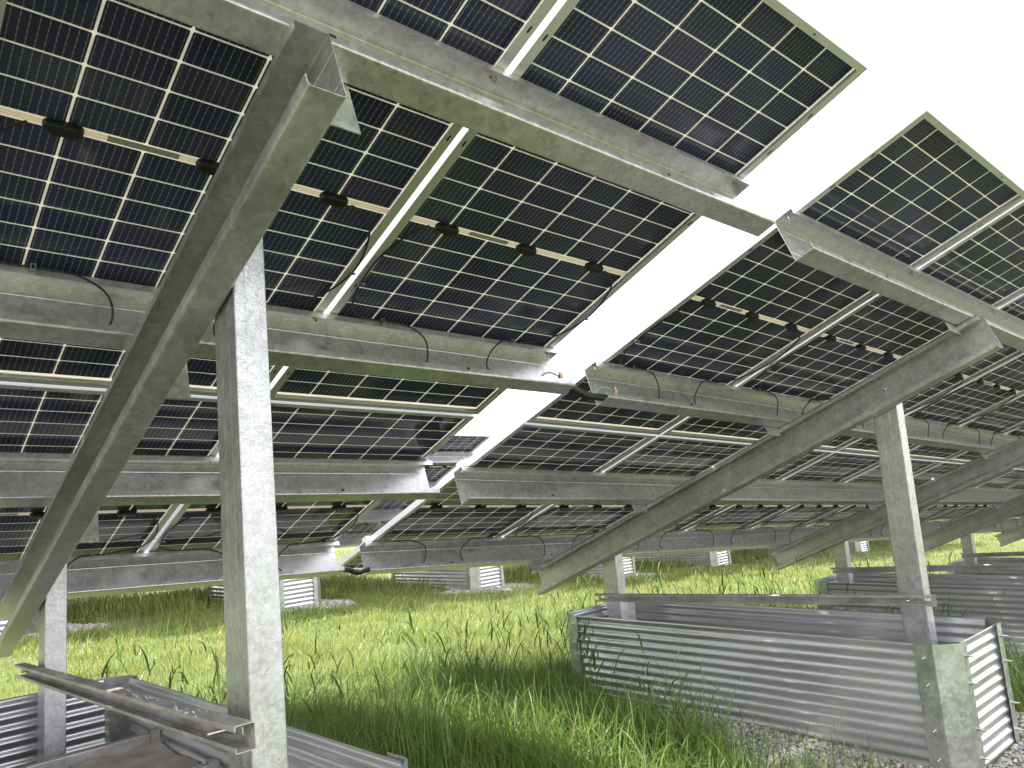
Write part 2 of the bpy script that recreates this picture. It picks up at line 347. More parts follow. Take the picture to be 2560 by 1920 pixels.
for row, qb in ((0, 1.5325), (1, 3.6215-(LM+GB))):
    for s in (1, -1):
        for v in (0, 1): CM[(row, s, v)] = cable_mesh(s, v*2-1, qb)
CMA = {}
for row, qb in ((0, 1.520), (1, 3.597-(LM+GB))):
    for s in (1, -1): CMA[(row, s, 0)] = CMA[(row, s, 1)] = cable_mesh(s, .3, qb)
NP = 0
def panel(F, a0, b0, row, label, group, detail=2, cm=None):
    global NP; NP += 1
    t = thing('solar_panel', label, 'solar panel', F.mat((a0, b0, 0)), group); Mw = t.matrix_world.copy()
    def ch(name, me):
        o = bpy.data.objects.new(name, me); SC.collection.objects.link(o); o.parent = t; return o
    ch('frame', MF); ch('glass', MG)
    if detail:
        for x in (.18, .512, .848): ch('junction_box', MJ).location = (x, LM/2, 0)
    if detail > 1:
        ch('barcode_label', MLB)
        for s in (1, -1): ch('lead_cable', cm[(row, s, NP % 2)])
    return t
GRP = 'solar panels on the racks'
NA, NBM = 5, 20
for r in (0, 1):
    rn = ('upper', 'lower')[r]
    for k in range(NA):
        a0 = -W-k*(W+GA)
        panel(FA, a0, r*(LM+GB), r, f'{ORD[k]} solar panel from the right end, {rn} row, nearest left rack', GRP, 2, CMA)
    for k in range(NBM):
        panel(FB, k*(W+GA), r*(LM+GB), r, f'{ORD[k]} solar panel from the left end, {rn} row, right rack', GRP, 2 if k < 12 else 1, CM)
for r in (0, 1):
    rn = ('upper', 'lower')[r]
    for k in range(12):
        panel(F2L, -W-k*(W+GA), r*(LM+GB), r, f'{ORD[k]} panel from the right end, {rn} row, rack behind the left one', 'solar panels on the racks behind', 1)
    for k in range(16):
        panel(F2R, k*(W+GA), r*(LM+GB), r, f'{ORD[k]} panel from the left end, {rn} row, rack behind the right one', 'solar panels on the racks behind', 1)

# ------------------------------------------------------------------ purlins
PROF = [(.0, -.026), (.0, -.0013), (.075, -.0013), (.075, -.036), (.0735, -.039), (.075, -.042), (.075, -.14), (.0735, -.143), (.075, -.146), (.075, -.1817), (.0, -.1817), (.0, -.156)]
def purlin(F, b, a0, a1, label, group, detail=True, clampside=0):
    L_ = a1-a0; t = thing('purlin', label, 'purlin', F.mat((a0, b, -.0025)), group)
    mb = MB(); csec(mb, PROF, lambda u, v, s: (s, u, v), [L_*i/8 for i in range(9)], t=.0024, r=.005)
    if detail:                                        # punched holes seen as dark discs just proud of the web
        for x in (.085, L_-.085):
            for z in (-.145,):
                n = 10; mb.add([(x+.004*math.cos(2*math.pi*i/n), .0735, z+.004*math.sin(2*math.pi*i/n)+.012) for i in range(n)], [tuple(range(n))], 1)
                mb.add([(x+.03+.004*math.cos(2*math.pi*i/n), .050+.004*math.sin(2*math.pi*i/n), -.1834) for i in range(n)], [tuple(range(n))[::-1]], 2)
        x = .6
        while x < L_:                                 # punched square notches on the lower lip
            mb.add([(x-.008, -.0016, -.166), (x+.008, -.0016, -.166), (x+.008, -.0016, -.156), (x-.008, -.0016, -.156)], [(0, 1, 2, 3)], 1)
            x += 1.058
    me = mb.mesh('channel'); me.materials.append(G_PURLIN); me.materials.append(SLOT); me.materials.append(STEEL)
    o = bpy.data.objects.new('channel', me); SC.collection.objects.link(o); o.parent = t
    if detail:
        k = 0; x0 = -a0 if a0 > -1 else (-a0) % (W+GA)
        xs = [x for x in np.arange((-a0 if F is FB else ((-a0+GA/2) % (W+GA))), L_, W+GA)]
        for x in xs[:12]:
            bb = MB(); bb.cyl((x-.03, .03, -.003), (x-.03, .03, -.022), .0045, 8); bb.cyl((x-.03, .03, -.003), (x-.03, .03, -.009), .009, 6)
            bb.box((x-.042, .028, -.0045), (x-.018, .032, -.003), 1)
            me = bb.mesh('bolt'); me.materials.append(STEEL); me.materials.append(REDM)
            q = bpy.data.objects.new('bolt', me); SC.collection.objects.link(q); q.parent = t
        cl = MB(); xe = .012 if a0 > -1 and F is FB else L_-.045-.012
        cl.box((xe, .004, .0035), (xe+.040, .052, .0385)); me = cl.mesh('end_clamp'); me.materials.append(ALU)
        q = bpy.data.objects.new('end_clamp', me); SC.collection.objects.link(q); q.parent = t
    return t
PN = ['topmost', 'second from the top', 'third from the top', 'lowest']
PA = ((.478, .046), (1.520, .045), (2.555, .027), (3.597, .02)); PB = (.495, 1.5325, 2.5805, 3.6215)
for i in range(4):
    purlin(FA, PA[i][0], -NA*(W+GA)-.05, PA[i][1], f'{PN[i]} galvanized purlin under the nearest left rack', 'purlins under the left rack')
    purlin(FB, PB[i], -.05, NBM*(W+GA)+.03, f'{PN[i]} galvanized purlin under the right rack', 'purlins under the right rack')
    purlin(F2L, PB[i], -12*(W+GA)-.03, .05, f'{PN[i]} purlin under the rack behind the left rack', 'purlins under the racks behind', False)
    purlin(F2R, PB[i], -.05, 16*(W+GA)+.03, f'{PN[i]} purlin under the rack behind the right rack', 'purlins under the racks behind', False)

# ------------------------------------------------------------------ rafters, posts, struts, ballast boxes
def bolt_mesh(p, d, ln=.03, r=.006, red=True):
    p = Vector(p); d = Vector(d).normalized(); mb = MB()
    mb.cyl(p, p+d*.004, r*2.1, 14); mb.cyl(p+d*.004, p+d*.012, r*1.75, 6); k = max(3, int((ln-.012)/.0022)); st = (ln-.012)/k
    for i in range(k):
        a = p+d*(.012+st*i); mb.cyl(a, a+d*st*.5, r*.86, 10, 0, r); mb.cyl(a+d*st*.5, a+d*st, r, 10, 0, r*.86)
    if red:
        u = d.orthogonal().normalized(); w_ = d.cross(u); c = p+u*r*1.0
        mb.add([c+w_*.0012+d*.012, c-w_*.0012+d*.012, c-w_*.0012+d*ln*.75, c+w_*.0012+d*ln*.75], [(0, 1, 2, 3)], 1)
    me = mb.mesh('bolt'); me.materials.append(STEEL); me.materials.append(REDM); return me
def child(t, name, me, loc=None):
    o = bpy.data.objects.new(name, me); SC.collection.objects.link(o); o.parent = t
    if loc is not None: o.location = loc
    return o
RT, RD, RW = -.1865, .180, .076
RPROF = [(0, -.027), (0, 0), (RW, 0), (RW, -.048), (RW-.0015, -.05), (RW, -.052), (RW, -.130), (RW-.0015, -.132), (RW, -.134), (RW, -RD), (0, -RD), (0, -RD+.028)]
def rafter(F, aw, b0, b1, label, group, purs, detail=True):
    """aw: free edge of the flanges; the web is RW further along +a"""
    t = thing('rafter', label, 'rafter', F.mat((aw, b0, RT)), group)
    mb = MB(); csec(mb, RPROF, lambda u, v, s: (u, s, v), [(b1-b0)*i/6 for i in range(7)][::-1], t=.0028, r=.009)
    me = mb.mesh('channel'); me.materials.append(G_RAFTER); child(t, 'channel', me)
    for pb in purs:
        bk = MB(); y = pb+.079-b0
        bk.box((RW-(.21 if F is FB else .06), y, .0025), (RW-.03, y+.003, .16)); 
        if F is FB: bk.box((RW-.21, y, -.050), (-.003, y+.003, .0025))
        bk.box((RW+.003, y, -.140), (RW+.088, y+.003, .16)); bk.box((RW-.03, y, .0025), (RW+.003, y+.003, .16))
        bk.box((RW-.01, y+.003, .0025), (RW+.06, y+.07, .0055))
        me = bk.mesh('purlin_bracket'); me.materials.append(G_PLATE); child(t, 'purlin_bracket', me)
        if detail:
            child(t, 'bolt', bolt_mesh((RW-.022, pb+.036-b0, .0065), (0, 0, 1), .048, .006))
    if detail:
        for y in (.56, .70, 2.68, 2.80):
            child(t, 'bolt', bolt_mesh((RW-.0018, y, -.075-(.05 if y in (.70, 2.80) else 0)), (-1, 0, 0), .026, .006))
    return t
def post(F, a, b, n, d, dims, h, label, group, tex=G_POST):
    """a,b,n: rack coordinates of the near-left top corner; d: downward direction in rack coordinates"""
    p = F.w((a, b, n)); dw = F.R@np.array(d, float); dw /= np.linalg.norm(dw)
    z = -Vector(dw); x = Vector(F.R[:, 0]); y = z.cross(x).normalized(); x = y.cross(z).normalized()
    R = Matrix((x, y, z)).transposed().to_4x4(); R.translation = Vector(p)+Vector(dw)*h
    t = thing('post', label, 'post', R, group); wx, wy = dims; mb = MB()
    # roll-formed closed section: rounded corners, a shallow groove down each broad face
    pl = [(wx*.5-.004, wy-.0015), (.0, wy), (0, wy*.68), (.0007, wy*.665), (0, wy*.65), (0, wy*.34), (.0007, wy*.325), (0, wy*.31), (0, 0), (wx*.30, 0), (wx*.315, .0006), (wx*.33, 0), (wx, 0), (wx, wy), (wx*.5+.004, wy-.0015)]
    loop = rounded(pl, .006); mb.extrude(loop[::-1], lambda u, v, s: (u, v, s), [h*i/6 for i in range(7)])
    mb.add([(u, v, h) for u, v in loop], [tuple(range(len(loop)))[::-1]])
    me = mb.mesh('steel_section'); me.materials.append(tex); child(t, 'steel_section', me)
    return t
def strut(p0, p1, label, group, detail=True, hgt=.048, wid=.038):
    """channel with its web against the posts (+X side) and its mouth towards -X; p0,p1: top outer corner of the web at the near and far ends"""
    p0, p1 = Vector(p0), Vector(p1); y = (p1-p0).normalized(); x = y.cross(Vector((0, 0, 1))).normalized(); z = x.cross(y)
    R = Matrix((x, y, z)).transposed().to_4x4(); R.translation = p0; Ln = (p1-p0).length
    t = thing('cross_strut', label, 'strut', R, group); mb = MB(); w, h = wid, hgt
    full = [(-w, -.010), (-w, 0), (0, 0), (0, -h), (-w, -h), (-w, -h+.010)]
    up = [(-w, -.010), (-w, 0), (0, 0), (0, -h*.32)]; dn = [(0, -h*.62), (0, -h), (-w, -h), (-w, -h+.010)]
    f = lambda u, v, s: (u, s, v); seg = [0, .022, .062, Ln-.062, Ln-.022, Ln]
    for i in range(5):
        ts = [seg[i+1], seg[i]]
        if i in (1, 3):
            csec(mb, up, f, ts, .0022, .004); csec(mb, dn, f, ts, .0022, .004)
        else: csec(mb, full, f, [seg[i]+(seg[i+1]-seg[i])*k/4 for k in range(5)][::-1] if i == 2 else ts, .0022, .004)
    me = mb.mesh('channel'); me.materials.append(G_STRUT); child(t, 'channel', me)
    if detail:
        fb = MB()                                     # seed fluff and dry bits caught on the flanges
        for c in ((.12, .26, .62) if Ln > 2.3 else (.28, .62, .72)):
            for _ in range(48):
                y_ = c*Ln+random.gauss(0, .07); x_ = -w*random.uniform(.3, 1.02); z_ = random.choice((0.0015, 0.0015, -h+.004))
                q_ = Vector((x_, y_, z_)); d_ = Vector((random.uniform(-1, .3), random.uniform(-1, 1), random.uniform(-.3, .8))).normalized()*random.uniform(.004, .011); e_ = d_.orthogonal().normalized()*.0012
                fb.add([q_-e_, q_+e_, q_+d_+e_*.4, q_+d_-e_*.4], [(0, 1, 2, 3)])
        me = fb.mesh('seed_fluff'); me.materials.append(FLUFF); child(t, 'seed_fluff', me)['kind'] = 'stuff'
        child(t, 'bolt', bolt_mesh((-.001, .118, -h*.5), (-1, 0, 0), .048, .0055)); child(t, 'bolt', bolt_mesh((-.001, Ln-.10, -h*.5), (-1, 0, 0), .03, .006))
    return t

def ballast_box(o, wid, ln, htop, depth, label, group, tilt=0., detail=True, fill=-.2, pitch=.0475):
    """o: world XY of the near-left corner; htop: top height there"""
    Rm = Matrix.Rotation(tilt, 4, 'X'); Rm.translation = Vector((o[0], o[1], htop))
    t = thing('ballast_form', label, 'ballast box', Rm, group)
    ch, wl, we, T = .085, .085, .055, .0022
    amp = .0047; nz = int(depth/pitch*12)
    def sheet(p, q, nrm):
        """corrugated sheet between top corners p and q"""
        mb = MB(); p, q, nrm = Vector(p), Vector(q), Vector(nrm); ns = 30; ph = [random.uniform(0, 6.28) for _ in range(6)]
        for sgn in (-1,):
            vs = []
            for j in range(ns):
                xx = (q-p).length*j/(ns-1)
                for i in range(nz+1):
                    zz = -depth*i/nz; a_ = amp*math.sin(2*math.pi*(-zz)/pitch+.8)+.0016*math.sin(xx*2.3+ph[0]+zz*4)+.0009*math.sin(xx*6.1+ph[1]-zz*9)+.0007*math.sin(xx*11+ph[2]+zz*17)*math.sin(zz*13+ph[3])
                    vs.append(p.lerp(q, j/(ns-1))+nrm*(a_+sgn*.0004)+Vector((0, 0, zz)))
            m_ = nz+1; fs = [(j*m_+i, (j+1)*m_+i, (j+1)*m_+i+1, j*m_+i+1) for j in range(ns-1) for i in range(nz)]
            mb.add(vs, fs if sgn < 0 else [f[::-1] for f in fs], 0, True)
        me = mb.mesh('corrugated_sheet'); me.materials.append(G_CORR); return me
    i_ = .012
    child(t, 'corrugated_sheet', sheet((i_, ch+.006, 0), (i_, ln-ch-.006, 0), (-1, 0, 0)))
    child(t, 'corrugated_sheet', sheet((wid-i_, ch+.006, 0), (wid-i_, ln-ch-.006, 0), (1, 0, 0)))
    child(t, 'corrugated_sheet', sheet((ch+.006, i_, 0), (wid-ch-.006, i_, 0), (0, -1, 0)))
    child(t, 'corrugated_sheet', sheet((ch+.006, ln-i_, 0), (wid-ch-.006, ln-i_, 0), (0, 1, 0)))
    for cx, cy in ((0, 0), (1, 0), (0, 1), (1, 1)):
        sx, sy = (1 if cx == 0 else -1), (1 if cy == 0 else -1); X0 = 0 if cx == 0 else wid; Y0 = 0 if cy == 0 else ln; d = .0025
        pl = [(X0-sx*d, Y0+sy*(ch+wl)), (X0-sx*d, Y0+sy*ch), (X0+sx*ch, Y0-sy*d), (X0+sx*(ch+we), Y0-sy*d)]
        mb = MB(); lp = thick(rounded(pl, .004, 2), T); mb.extrude(lp, lambda u, v, s: (u, v, s), [.003, -depth*.5, -depth-.02])
        n = len(lp); mb.add([(u, v, .003) for u, v in lp], [(i, i+1, n-2-i, n-1-i) for i in range(n//2-1)])
        me = mb.mesh('corner_plate'); me.materials.append(G_PLATE); cp = child(t, 'corner_plate', me)
        if detail:
            for z in (-.055, -.17, -.36, -.48):
                child(cp, 'bolt', bolt_mesh((X0-sx*.004, Y0+sy*(ch+wl*.52), z), (-sx, 0, 0), .024, .004, False))
                child(cp, 'bolt', bolt_mesh((X0+sx*(ch+we*.45), Y0-sy*.004, z), (0, -sy, 0), .030, .004, False))
    # tie bolts along the long side
    return t
def ballast(o, wid, ln, ztop, zbot, label, group, tilt=0, y0=.10, y1=None):
    mb = MB(); y1 = ln-.10 if y1 is None else y1; nx, ny = 14, 40; vs = []
    for j in range(ny+1):
        for i in range(nx+1):
            x = .025+(wid-.05)*i/nx; y = y0+(y1-y0)*j/ny
            vs.append((x, y, ztop+.006*math.sin(i*1.3+j*.7)+.004*random.uniform(-1, 1)))
    mb.add(vs, [(j*(nx+1)+i, j*(nx+1)+i+1, (j+1)*(nx+1)+i+1, (j+1)*(nx+1)+i) for j in range(ny) for i in range(nx)], 0, True)
    mb.box((.026, y0+.001, zbot), (wid-.026, y1-.001, ztop-.012))
    me = mb.mesh('concrete_ballast'); me.materials.append(CONC); ob = bpy.data.objects.new('concrete_ballast', me); SC.collection.objects.link(ob)
    ob.matrix_world = Matrix.Translation((o[0], o[1], 0)); tag(ob, label, 'concrete block', group); return ob

UPA, UPB = np.array([.032, .316, -.948]), np.array([.118, .385, -.915])
# left rack, nearest frame
rafter(FA, -1.661, .462, 3.86, 'long galvanized rafter sloping through the upper left, nearest of all the rafters', 'rafters', [p[0] for p in PA])
post(FA, -1.583, 1.000, -.205, UPA, (.078, .130), 1.62, 'tall spangled galvanized post standing left of centre, nearest to the viewer', 'front posts')
post(FA, -1.583, 3.090, -.190, UPA, (.078, .130), 1.12, 'short galvanized post at the left edge under the low end of the nearest rafter', 'rear posts')
strut((.612, 1.49, EYE-.366), (.640, 3.93, EYE-.485), 'dusty channel strut bolted across the two nearest posts at lower left', 'struts between posts')
BOXG = 'corrugated ballast boxes'
ballast_box((.32, 1.52), .69, 2.34, EYE-.565, .56, 'corrugated metal ballast box around the nearest post at lower left', BOXG, tilt=-.016)
ballast((.32, 1.52), .69, 2.34, EYE-.80, EYE-1.12, 'brown dusty concrete slab inside the box at lower left', 'concrete ballast blocks', y0=.35, y1=1.80)
def rim(p, q, label):
    p, q = Vector(p), Vector(q); d = (q-p).normalized(); u = Vector((0, 0, 1)); w_ = d.cross(u)
    mb = MB(); pl = [(-.03, 0), (0, 0), (0, -.06)]
    lp = thick(rounded(pl, .003, 2), .003); mb.extrude(lp, lambda a_, b_, s: tuple(p+d*s*(q-p).length+w_*a_+u*b_), [1., .5, 0.])
    n = len(lp)
    for s_, e_ in ((0, 0), (1, 1)): mb.add([tuple(p+d*s_*(q-p).length+w_*a_+u*b_) for a_, b_ in lp], [(i, i+1, n-2-i, n-1-i) for i in range(n//2-1)])
    mb.box((q.x-.03, q.y-.012, q.z-.05), (q.x+.004, q.y+.02, q.z+.012))
    me = mb.mesh('edge_angle'); me.materials.append(G_STRUT); o = bpy.data.objects.new('edge_angle', me); SC.collection.objects.link(o)
    tag(o, label, 'steel angle'); return o
rim((.335, 3.335, EYE-.770), (.985, 3.335, EYE-.760), 'dusty steel edging angle across the far edge of the concrete slab')
rim((.335, 2.72, EYE-.775), (.985, 2.72, EYE-.765), 'dusty steel edging angle crossing the slab beside the nearest post')

# right rack frames
SP = 3.30; shift = FB.R@np.array([SP, 0, 0]); NFR = 6
where = ['nearest on the right', 'second from the left on the right', 'third from the left on the right', 'fourth along the right', 'fifth along the right', 'sixth along the right']
for k in range(NFR):
    s = shift*k; dt = k < 3
    rafter(FB, 1.440+SP*k, .470, 3.86, f'galvanized rafter under the right rack, {where[k]}', 'rafters', PB, dt)
    post(FB, 1.517+SP*k, .955, -.200, UPB, (.078, .128), 1.55, f'tall galvanized front post under the right rack, {where[k]}', 'front posts', G_POSTB)
    post(FB, 1.517+SP*k, 3.055, -.190, UPB, (.078, .128), 1.12, f'short galvanized rear post under the right rack, {where[k]}', 'rear posts', G_POSTB)
    strut((3.945+s[0], 1.535, EYE-.633+s[2]), (3.935+s[0], 3.70, EYE-.684+s[2]), f'channel strut joining two posts above the corrugated box, {where[k]}', 'struts between posts', dt)
    ballast_box((3.63+s[0], 1.375), .69, 2.42, EYE-.803+s[2], .58, f'corrugated metal ballast box under the right rack, {where[k]}', BOXG, tilt=.012, detail=dt)
    ballast((3.63+s[0], 1.375), .69, 2.42, EYE-1.12+s[2], EYE-1.36+s[2], f'concrete slab down inside the corrugated box, {where[k]}', 'concrete ballast blocks')
# racks behind: frames at the measured boxes
XB = [(1.05, -.87), (4.257, -1.085), (7.47, -1.29), (10.68, -1.53), (13.80, -1.80), (17.1, -2.04), (20.3, -2.28), (23.5, -2.5), (-2.2, -.63)]
wb = ['behind the nearest post', 'seen just right of the nearest post', 'below the gap between the racks', 'left of the short right post', 'right of the short right post', 'fifth across', 'sixth across', 'seventh across', 'far left']
for k, (X, z) in enumerate(XB):
    F = F2L if X < 7 else F2R; al = (X-F.o[0])/F.R[0, 0]+.33; top = EYE+z+.56
    ballast_box((X, 9.6), .69, 2.42, top, .62, f'ballast box, row behind, {wb[k]}', 'ballast boxes in the row behind', detail=False, pitch=.056)
    rafter(F, al-.076, .47, 3.86, f'rafter over the ballast box, row behind, {wb[k]}', 'rafters of the racks behind', PB, False)
    for b, kk in ((1.08, 'tall front'), (3.18, 'short rear')):
        q = F.w((al, b, -.2)); zt = EYE+z-.0
        post(F, al, b, -.2, F.R.T@np.array((0, 0, -1.)), (.078, .128), q[2]-zt, f'{kk} post, row behind, box {wb[k]}', 'posts of the racks behind')
    strut((X+.325, 9.80, top+.14), (X+.325, 11.9, top+.10), f'strut over the ballast box, row behind, {wb[k]}', 'struts of the racks behind', False)

# ------------------------------------------------------------------ conduit and ground wires bridging the two racks
def tubeobj(name, pts, r, m_, label, cat, group=None, ribs=False):
    o0 = Vector(pts[0]); mb = MB(); P = [Vector(p)-o0 for p in pts]
    if ribs:
        n = len(catmull(P, 24)); mb.tube(P, [r*(1+.05*(i % 2)) for i in range(n)], 14, sub=24)
    else: mb.tube(P, r, 10)
    me = mb.mesh(name); me.materials.append(m_); o = bpy.data.objects.new(name, me); SC.collection.objects.link(o); o.location = o0
    tag(o, label, cat, group); return o
for (ba, bb, sag, lb) in ((1.553, 1.566, .012, 'black ribbed conduit bridging the racks at the second purlin'), (3.625, 3.648, .018, 'black ribbed conduit bridging the racks at the lowest purlin')):
    A = FA.w((-.04, ba+.012, -.170)); A2 = FA.w((.05, ba+.01, -.166)); B2 = FB.w((-.05, bb, -.168)); B = FB.w((.12, bb, -.165)); mid = (A2+B2)/2-np.array((0, 0, sag))
    tubeobj('conduit', [A, A2, mid, B2, B], .0155, BLACKC, lb, 'conduit', 'conduits', True)
for F, a_, b_, sg, lb in ((FA, -.01, 1.545, 1, 'green ground wire and lug at the end of the left second purlin'), (FB, .03, 1.56, 1, 'green ground wire and lug inside the right second purlin')):
    p = [F.w((a_-.055, b_+.05, -.13)), F.w((a_-.045, b_+.04, -.105)), F.w((a_-.02, b_+.02, -.10)), F.w((a_, b_, -.125))]
    t = tubeobj('ground_wire', p, .003, GREENW, lb, 'wire', 'ground wires')
    c = Vector(F.w((a_, b_-.012, -.14)))-t.location
    mb = MB(); mb.cyl(c+Vector((0, 0, -.02)), c+Vector((0, 0, .02)), .007, 8); mb.box(tuple(c+Vector((-.009, -.006, -.006))), tuple(c+Vector((.009, .006, .01)))); me = mb.mesh('lug'); me.materials.append(BRASS); child(t, 'lug', me)

# ------------------------------------------------------------------ ground, gravel, grass
def fast_mesh(name, V, F4=None, F3=None, smooth=False):
    me = bpy.data.meshes.new(name); nv = len(V); n4 = 0 if F4 is None else len(F4); n3 = 0 if F3 is None else len(F3)
    me.vertices.add(nv); me.vertices.foreach_set('co', V.astype(np.float32).ravel())
    idx = np.concatenate([x.ravel() for x in (F4, F3) if x is not None and len(x)]).astype(np.int32)
    me.loops.add(len(idx)); me.loops.foreach_set('vertex_index', idx); me.polygons.add(n4+n3)
    tot = np.r_[np.full(n4, 4), np.full(n3, 3)].astype(np.int32); me.polygons.foreach_set('loop_start', np.r_[0, np.cumsum(tot)[:-1]].astype(np.int32))
    me.polygons.foreach_set('use_smooth', np.full(n4+n3, smooth)); me.update(calc_edges=True); return me
xs = np.concatenate([np.linspace(-400, -12, 14), np.linspace(-10, 32, 170), np.linspace(35, 500, 16)]); ys = np.concatenate([np.linspace(-400, -8, 12), np.linspace(-6, 26, 130), np.linspace(30, 500, 16)])
XX, YY = np.meshgrid(xs, ys); V = np.stack([XX, YY, ground(XX, YY)], -1).reshape(-1, 3); nx = len(xs)
i, j = np.meshgrid(np.arange(nx-1), np.arange(len(ys)-1)); q = (j*nx+i).ravel(); F4 = np.stack([q, q+1, q+nx+1, q+nx], 1)
gme = fast_mesh('ground', V, F4, smooth=True)
def ground_mat():
    m, nt, o = mat('meadow_soil'); L = nt.links.new; b = N(nt, 'ShaderNodeBsdfPrincipled'); b.inputs['Roughness'].default_value = .95
    tc = N(nt, 'ShaderNodeTexCoord'); n1 = N(nt, 'ShaderNodeTexNoise', i_Scale=1.3, i_Detail=8); n2 = N(nt, 'ShaderNodeTexNoise', i_Scale=22., i_Detail=6)
    L(tc.outputs['Object'], n1.inputs[0]); L(tc.outputs['Object'], n2.inputs[0]); ad = N(nt, 'ShaderNodeMath', operation='ADD'); L(n1.outputs[0], ad.inputs[0]); L(n2.outputs[0], ad.inputs[1])
    r = ramp(nt, [(.55, (.07, .095, .035)), (.8, (.11, .14, .05)), (1.0, (.22, .20, .13))]); 
    mr = N(nt, 'ShaderNodeMapRange', i_1=.6, i_2=1.4, i_3=.5, i_4=1.05); L(ad.outputs[0], mr.inputs[0]); L(mr.outputs[0], r.inputs[0]); L(r.outputs[0], b.inputs['Base Color'])
    bp = N(nt, 'ShaderNodeBump'); bp.inputs['Distance'].default_value = .04; L(n2.outputs[0], bp.inputs['Height']); L(bp.outputs[0], b.inputs['Normal']); L(b.outputs[0], o.inputs[0]); return m
gme.materials.append(ground_mat()); go = bpy.data.objects.new('ground', gme); SC.collection.objects.link(go); tag(go, kind='structure')

BX = [(.32, 1.52, 2.34, .9)]+[(3.63+shift[0]*k, 1.375, 2.42, .45 if k == 0 else .3) for k in range(NFR)]+[(X, 9.6, 2.42, .45) for X, z in XB]
def inside(x, y, m=0.):
    r = np.zeros(len(x), bool)
    for bx, by, ln, _ in BX: r |= (x > bx-m) & (x < bx+.69+m) & (y > by-m) & (y < by+ln+m)
    return r
def gravelness(x, y):
    """distance-like mask: 1 on gravel"""
    g = np.zeros(len(x)); wob = .12*np.sin(5*x+3*y)+.08*np.sin(11*x-7*y)
    for k, (bx, by, ln, ex) in enumerate(BX):
        dx = np.maximum(np.maximum(bx-x, x-bx-.69), 0); dy = np.maximum(np.maximum(by-y, y-by-ln), 0); d = np.hypot(dx, dy)
        fade = np.clip((y-by-1.35)/.7, 0, 1) if by < 5 else np.clip((y-by-.1)/.4, 0, 1)       # weeds have closed in over the far half
        if k == 0: fade = 1.
        lim = (.58 if k == 1 else .32 if by < 5 else .55)*(1-.85*fade)+wob*(1-fade)
        g = np.maximum(g, (d < lim).astype(float))
    return g
# gravel stones
def stones(n, area, size, out):
    x = rng.uniform(area[0], area[1], n); y = rng.uniform(area[2], area[3], n); k = (gravelness(x, y) > 0) & ~inside(x, y, -.0); x, y = x[k], y[k]; n = len(x)
    phi = (1+5**.5)/2; ico = np.array([(-1, phi, 0), (1, phi, 0), (-1, -phi, 0), (1, -phi, 0), (0, -1, phi), (0, 1, phi), (0, -1, -phi), (0, 1, -phi), (phi, 0, -1), (phi, 0, 1), (-phi, 0, -1), (-phi, 0, 1)])/1.9
    fc = np.array([(0,11,5),(0,5,1),(0,1,7),(0,7,10),(0,10,11),(1,5,9),(5,11,4),(11,10,2),(10,7,6),(7,1,8),(3,9,4),(3,4,2),(3,2,6),(3,6,8),(3,8,9),(4,9,5),(2,4,11),(6,2,10),(8,6,7),(9,8,1)])
    s = rng.uniform(size[0], size[1], (n, 1, 1))*rng.uniform(.6, 1.25, (n, 1, 3)); v = ico[None]*s*(1+rng.uniform(-.16, .16, (n, 12, 1)))
    an = rng.uniform(0, 6.28, n); ta = rng.uniform(-.7, .7, n); c, s_ = np.cos(an)[:, None], np.sin(an)[:, None]; c2, s2 = np.cos(ta)[:, None], np.sin(ta)[:, None]
    X, Y, Z = v[..., 0], v[..., 1], v[..., 2]*.75; Y, Z = Y*c2-Z*s2, Y*s2+Z*c2; X, Y = X*c-Y*s_, X*s_+Y*c
    P = np.stack([X+x[:, None], Y+y[:, None], Z+(ground(x, y)+rng.uniform(0, .012, n))[:, None]], -1); out.append((P.reshape(-1, 3), (np.arange(n)[:, None, None]*12+fc[None]).reshape(-1, 3), n))
go_ = []; stones(26000, (2.9, 4.9, .7, 2.9), (.006, .0135), go_); stones(9000, (6.3, 8.5, .8, 3.0), (.010, .02), go_)
stones(30000, (-.5, 13.5, 8.8, 10.3), (.014, .028), go_); stones(9000, (-.1, 1.6, 1.0, 4.3), (.010, .02), go_)
off = 0; Vs, Fs = [], []
for P, f_, n in go_: Vs.append(P); Fs.append(f_+off); off += len(P)
sme = fast_mesh('gravel', np.concatenate(Vs), None, np.concatenate(Fs))
def stone_mat():
    m, nt, o = mat('pebbles'); L = nt.links.new; b = N(nt, 'ShaderNodeBsdfPrincipled'); b.inputs['Roughness'].default_value = .75; g = N(nt, 'ShaderNodeNewGeometry')
    r = ramp(nt, [(0, (.17, .165, .155)), (.3, (.34, .33, .30)), (.55, (.47, .46, .42)), (.8, (.36, .30, .24)), (1, (.66, .65, .60))]); L(g.outputs['Random Per Island'], r.inputs[0]); L(r.outputs[0], b.inputs['Base Color']); L(b.outputs[0], o.inputs[0]); return m
sme.materials.append(stone_mat()); so_ = bpy.data.objects.new('gravel', sme); SC.collection.objects.link(so_); tag(so_, 'grey and tan pebbles spread round the corrugated boxes', 'gravel', kind='stuff')

